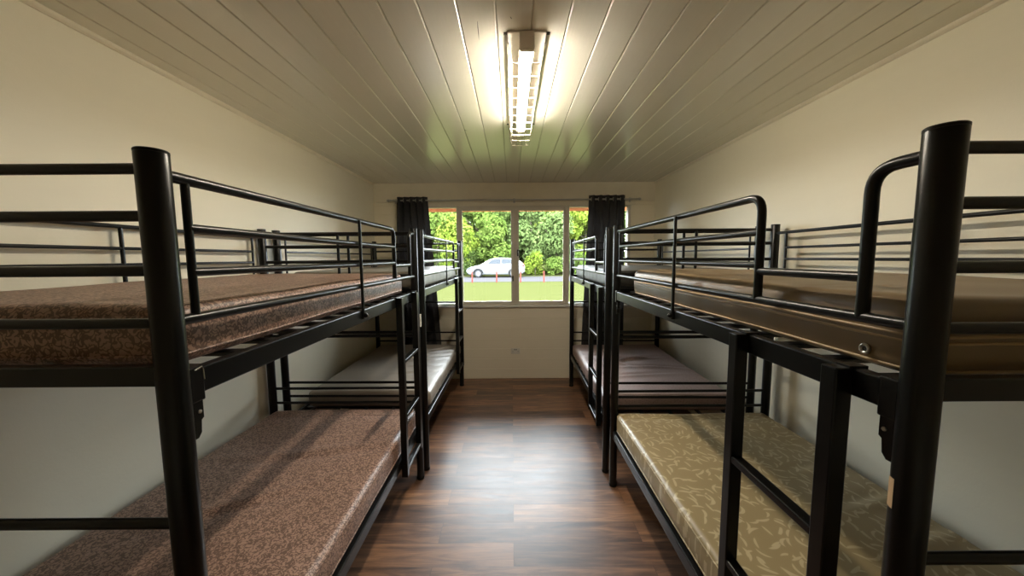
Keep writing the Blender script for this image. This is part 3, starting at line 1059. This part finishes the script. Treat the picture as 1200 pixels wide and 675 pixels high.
def stake(x, label):
    bm = bmesh.new()
    h = 0.69
    prof = [(0.045, 0), (0.042, 0.05), (0.042, h - 0.06), (0.035, h - 0.02), (0.012, h)]
    lathe(bm, prof, 12)
    o = obj('marker_post', bm, MAT['stake'], None, True, 50)
    o.location = (x, 20.9, GZ - 0.012)
    tag(o, label, 'marker post', 'red marker posts along the road edge')
stake(-2.39, 'red marker post in front of the nose of the parked white car')
stake(-0.92, 'red marker post in front of the door of the parked white car')
stake(0.52, 'red marker post by the tail of the white car, beside the window mullion')
stake(1.93, 'red marker post standing clear to the right of the white car')

# white hatchback, nose towards -x ; local x along length from nose 0 to 4.45
def build_car():
    root = thing('car', (-3.46, 26.9, GZ + 0.012))
    tag(root, 'white hatchback parked on the road beyond the lawn', 'car')
    # stations: x, half width, z low, z belt, z roof (or None)
    st = [(0.00, 0.45, 0.38, 0.58), (0.10, 0.66, 0.27, 0.68), (0.30, 0.78, 0.21, 0.76), (0.65, 0.85, 0.20, 0.84), (1.05, 0.87, 0.20, 0.91),
          (1.45, 0.88, 0.20, 0.96), (2.0, 0.88, 0.20, 0.98), (2.6, 0.88, 0.20, 0.99), (3.2, 0.88, 0.20, 1.01), (3.7, 0.87, 0.21, 1.03),
          (4.05, 0.84, 0.24, 1.04), (4.28, 0.78, 0.30, 1.00), (4.42, 0.66, 0.40, 0.90), (4.45, 0.58, 0.46, 0.78)]
    bm = bmesh.new()
    rings = []
    for x, hw, zl, zb in st:
        sec = [(-hw * 0.86, zl), (-hw * 0.97, zl + 0.08), (-hw, (zl + zb) * 0.5), (-hw * 0.97, zb - 0.07), (-hw * 0.90, zb), (-hw * 0.45, zb + 0.025), (0, zb + 0.03)]
        sec = sec + [(-p, q) for p, q in reversed(sec[:-1])]
        rings.append([bm.verts.new((x, p, q)) for p, q in sec])
    n = len(rings[0])
    for A, B_ in zip(rings[:-1], rings[1:]):
        for k in range(n):
            bm.faces.new((A[k], A[(k + 1) % n], B_[(k + 1) % n], B_[k]))
    bm.faces.new(rings[0]); bm.faces.new(list(reversed(rings[-1])))
    obj('body', bm, MAT['carpaint'], root, True, 50)
    # cabin
    cab = [(1.02, 0.74, 0.90, 0.93), (1.45, 0.72, 0.95, 1.18), (1.85, 0.69, 0.97, 1.38), (2.25, 0.67, 0.98, 1.455), (2.8, 0.66, 0.99, 1.465), (3.3, 0.66, 1.0, 1.43),
           (3.75, 0.67, 1.01, 1.35), (4.08, 0.70, 1.01, 1.22), (4.36, 0.72, 0.96, 1.00)]
    bm = bmesh.new()
    rings = []
    for x, tw, zb, zr in cab:
        sec = [(-0.80, zb - 0.05), (-0.80 + (0.80 - tw) * 0.15, zb + (zr - zb) * 0.1), (-tw - 0.01, zr - 0.05), (-tw + 0.08, zr - 0.005), (0, zr + 0.02)]
        sec = sec + [(-p, q) for p, q in reversed(sec[:-1])]
        rings.append([bm.verts.new((x, p, q)) for p, q in sec])
    n = len(rings[0])
    for A, B_ in zip(rings[:-1], rings[1:]):
        for k in range(n):
            bm.faces.new((A[k], A[(k + 1) % n], B_[(k + 1) % n], B_[k]))
    bm.faces.new(rings[0]); bm.faces.new(list(reversed(rings[-1])))
    obj('cabin', bm, MAT['carpaint'], root, True, 50)
    # side windows, slightly proud of the cabin sides
    def ysurf(x, z):
        for (xa, ta, ba, ra), (xb, tb, bb, rb) in zip(cab[:-1], cab[1:]):
            if xa <= x <= xb:
                t = (x - xa) / (xb - xa)
                tw, zb, zr = ta + (tb - ta) * t, ba + (bb - ba) * t, ra + (rb - ra) * t
                f = (z - zb) / max(0.01, zr - zb)
                return 0.80 + (tw - 0.80) * f + 0.014
        return 0.8
    for sg in (-1, 1):
        for poly in (((1.62, 1.02), (2.62, 1.03), (2.62, 1.395), (2.22, 1.385), (1.92, 1.30)),
                     ((2.70, 1.03), (3.52, 1.06), (3.66, 1.12), (3.66, 1.28), (3.3, 1.36), (2.70, 1.395))):
            bm = bmesh.new()
            vs = [bm.verts.new((x, sg * ysurf(x, z), z)) for x, z in poly]
            v2 = [bm.verts.new((x, sg * (ysurf(x, z) - 0.03), z)) for x, z in poly]
            bm.faces.new(vs); bm.faces.new(list(reversed(v2)))
            for i in range(len(vs)):
                j = (i + 1) % len(vs)
                bm.faces.new((vs[i], vs[j], v2[j], v2[i]))
            obj('side_window', bm, MAT['carglass'], root)
        bm = bmesh.new()
        bmesh.ops.create_uvsphere(bm, u_segments=12, v_segments=8, radius=0.1, matrix=Matrix.Translation((1.52, sg * 0.93, 1.02)) @ Matrix.Diagonal((1.1, 0.9, 0.75, 1)))
        obj('wing_mirror', bm, MAT['carpaint'], root, True)
        bm = bmesh.new()
        bmesh.ops.create_uvsphere(bm, u_segments=12, v_segments=8, radius=0.1, matrix=Matrix.Translation((0.30, sg * 0.70, 0.70)) @ Matrix.Rotation(R(-14), 4, 'Y') @ Matrix.Diagonal((2.4, 1.0, 0.65, 1)))
        obj('headlamp', bm, MAT['carlamp'], root, True)
        bm = bmesh.new()
        bmesh.ops.create_uvsphere(bm, u_segments=12, v_segments=8, radius=0.1, matrix=Matrix.Translation((4.27, sg * 0.70, 0.92)) @ Matrix.Diagonal((1.3, 0.9, 1.4, 1)))
        obj('tail_lamp', bm, MAT['tailred'], root, True)
        bm = bmesh.new(); box(bm, (0.08, sg * 0.55 - 0.1, 0.30), (0.30, sg * 0.55 + 0.16, 0.46), 0.03)
        obj('bumper_vent', bm, MAT['tyre'], root)
        for x in (0.93, 3.55):
            Mx = Matrix.Translation((x, sg * 0.80, 0.315)) @ Matrix.Rotation(-sg * PI / 2, 4, 'X')
            bm = bmesh.new(); lathe(bm, [(0.30, -0.10), (0.315, -0.07), (0.315, 0.08), (0.29, 0.105), (0.215, 0.108)], 28, Mx)
            wl = obj('wheel', bm, MAT['tyre'], root, True, 40)
            bm = bmesh.new(); lathe(bm, [(0.225, 0.100), (0.22, 0.112), (0.19, 0.106), (0.07, 0.116), (0.02, 0.120)], 28, Mx)
            obj('rim', bm, MAT['rim'], wl, True, 40)
            bm = bmesh.new()
            ar = [(x + 0.355 * math.cos(PI * t / 14), sg * 0.862, 0.315 + 0.355 * math.sin(PI * t / 14)) for t in range(15)]
            sweep(bm, ar, 0.030, 8)
            obj('wheel_arch', bm, MAT['tyre'], root, True)
    # windscreen
    bm = bmesh.new()
    q = [(1.12, -0.66, 0.99), (1.12, 0.66, 0.99), (1.86, 0.60, 1.40), (1.86, -0.60, 1.40)]
    vs = [bm.verts.new(p) for p in q]; v2 = [bm.verts.new((p[0] + 0.02, p[1], p[2] - 0.04)) for p in q]
    bm.faces.new(vs); bm.faces.new(list(reversed(v2)))
    for i in range(4):
        bm.faces.new((vs[i], vs[(i + 1) % 4], v2[(i + 1) % 4], v2[i]))
    obj('windscreen', bm, MAT['carglass'], root)
    return root
build_car()

# trees and shrubs: crown of leaf blades on a trunk with limbs
def crown_mesh(bm, rnd, blobs, leaves, size):
    tot = sum(r ** 2 for _, r in blobs)
    for c, r in blobs:
        n = int(leaves * r * r / tot)
        for _ in range(n):
            d = Vector((rnd.gauss(0, 1), rnd.gauss(0, 1), rnd.gauss(0, 1))).normalized()
            p = Vector(c) + Vector((d.x, d.y, d.z * 0.8)) * (r * (0.55 + 0.5 * rnd.random() ** 0.6))
            nrm = (d + Vector((rnd.uniform(-.8, .8), rnd.uniform(-.8, .8), rnd.uniform(-.3, 1.0)))).normalized()
            t = nrm.cross(Vector((rnd.uniform(-1, 1), rnd.uniform(-1, 1), rnd.uniform(-1, 1)))).normalized()
            b_ = nrm.cross(t)
            s = size * rnd.uniform(0.6, 1.35)
            vs = [bm.verts.new(p + t * s), bm.verts.new(p + b_ * s * 0.5 + nrm * s * 0.12), bm.verts.new(p - t * s), bm.verts.new(p - b_ * s * 0.5 + nrm * s * 0.12)]
            bm.faces.new(vs)

def tree(x, y, h, rad, green, seed, label, leaves=8000, size=0.19, name='tree', low=0.18):
    rnd = random.Random(seed)
    if h > 6.5:
        h *= 0.86
    root = thing(name, (x, y, GZ + 0.1 + max(0, (y - 30) * 0.03)))
    bm = bmesh.new()
    lean = rnd.uniform(-0.3, 0.3)
    sweepts = [Vector((0, 0, -0.1)), Vector((lean * 0.2, 0, h * 0.3)), Vector((lean * 0.6, 0.1, h * 0.6)), Vector((lean, 0, h * 0.85))]
    for (a, b_, r) in zip(sweepts[:-1], sweepts[1:], (0.028, 0.021, 0.013)):
        sweep(bm, [a, b_], h * r, 9)
    limbs = []
    for i in range(7):
        a = rnd.uniform(0, 6.28); z0 = h * rnd.uniform(0.25, 0.6)
        e = Vector((math.cos(a) * rad * 0.7, math.sin(a) * rad * 0.7, z0 + h * rnd.uniform(0.1, 0.28)))
        sweep(bm, [Vector((lean * 0.4, 0, z0)), e * 0.5 + Vector((0, 0, z0 * 0.5)), e], h * 0.008, 6)
        limbs.append(e)
    obj('trunk', bm, MAT['bark'], root, True)
    blobs = []
    n = 16
    for i in range(n):
        a = rnd.uniform(0, 6.28)
        zz = h * (low + (1.0 - low) * ((i + 0.5) / n))
        f = math.sin(PI * min(0.97, 0.22 + 0.76 * (i + 0.5) / n)) ** 0.7
        rr = rad * f * rnd.uniform(0.35, 0.75)
        blobs.append(((math.cos(a) * rr, math.sin(a) * rr, zz), rad * rnd.uniform(0.36, 0.56)))
    bm = bmesh.new()
    crown_mesh(bm, rnd, blobs, leaves, size)
    obj('foliage', bm, GREENS[green], root)
    tag(root, label, 'tree' if name == 'tree' else 'shrub', 'trees and shrubs beyond the road')
    return root

tree(-6.6, 31, 7.0, 2.6, 'mid', 1, 'mid green tree seen in the far left pane, beside the left curtain')
tree(-4.6, 29.6, 4.6, 1.8, 'lime', 2, 'lime green low tree behind the nose of the white car', 4200, 0.15)
tree(-3.0, 33, 7.6, 2.8, 'mid', 3, 'tall mid green tree behind the white car bonnet')
tree(-0.6, 32, 7.2, 2.4, 'deep', 4, 'dark green tree above the white car roof')
tree(-1.6, 29.8, 4.4, 1.7, 'mid', 5, 'bushy mid green tree just behind the white car roof', 4200, 0.15)
tree(1.6, 31.5, 7.0, 2.4, 'grey', 6, 'dull green tree just right of the central window mullion')
tree(3.9, 30.2, 4.6, 2.2, 'grey', 7, 'rounded dull green tree in the middle of the right sliding pane', 5600)
tree(4.2, 33.6, 7.8, 2.9, 'lime', 8, 'tall lime green tree at the upper right of the sliding pane')
tree(6.6, 31, 7.0, 2.4, 'lime', 9, 'lime green tree in the far right pane beside the right curtain')
tree(6.2, 36, 8.5, 3.2, 'mid', 10, 'tall mid green tree at the back right beyond the others')
tree(1.0, 36, 8.5, 3.4, 'mid', 11, 'tall mid green tree at the back behind the window mullion')
tree(-5.0, 36.5, 8.5, 3.4, 'deep', 12, 'tall dark green tree at the back left')
tree(-9.5, 34, 8, 3.2, 'deep', 13, 'dark green tree at the far left edge beyond the curtain')
tree(9.6, 34, 8, 3.2, 'deep', 14, 'dark green tree at the far right edge beyond the curtain')
tree(1.9, 28.6, 1.7, 0.9, 'lime', 15, 'low lime green shrub behind the tail of the white car', 1600, 0.10, 'shrub', 0.1)
tree(3.4, 28.5, 1.3, 0.8, 'mid', 16, 'low mid green shrub right of the white car', 1400, 0.10, 'shrub', 0.1)
tree(5.4, 28.8, 1.6, 1.0, 'mid', 17, 'low mid green shrub at the right end of the verge', 1600, 0.10, 'shrub', 0.1)
tree(-3.4, 29.0, 1.8, 1.1, 'deep', 18, 'dark low shrub behind the white car bonnet', 1600, 0.10, 'shrub', 0.1)

# daylight sampling portal filling the window opening
pl = bpy.data.lights.new('window_portal', 'AREA')
pl.shape = 'RECTANGLE'; pl.size = WX1 - WX0; pl.size_y = WZ1 - WZ0
pl.cycles.is_portal = True
po = bpy.data.objects.new('window_portal', pl)
COL.objects.link(po)
po.location = ((WX0 + WX1) / 2, YB + 0.10, (WZ0 + WZ1) / 2)
po.rotation_euler = (-PI / 2, 0, 0)
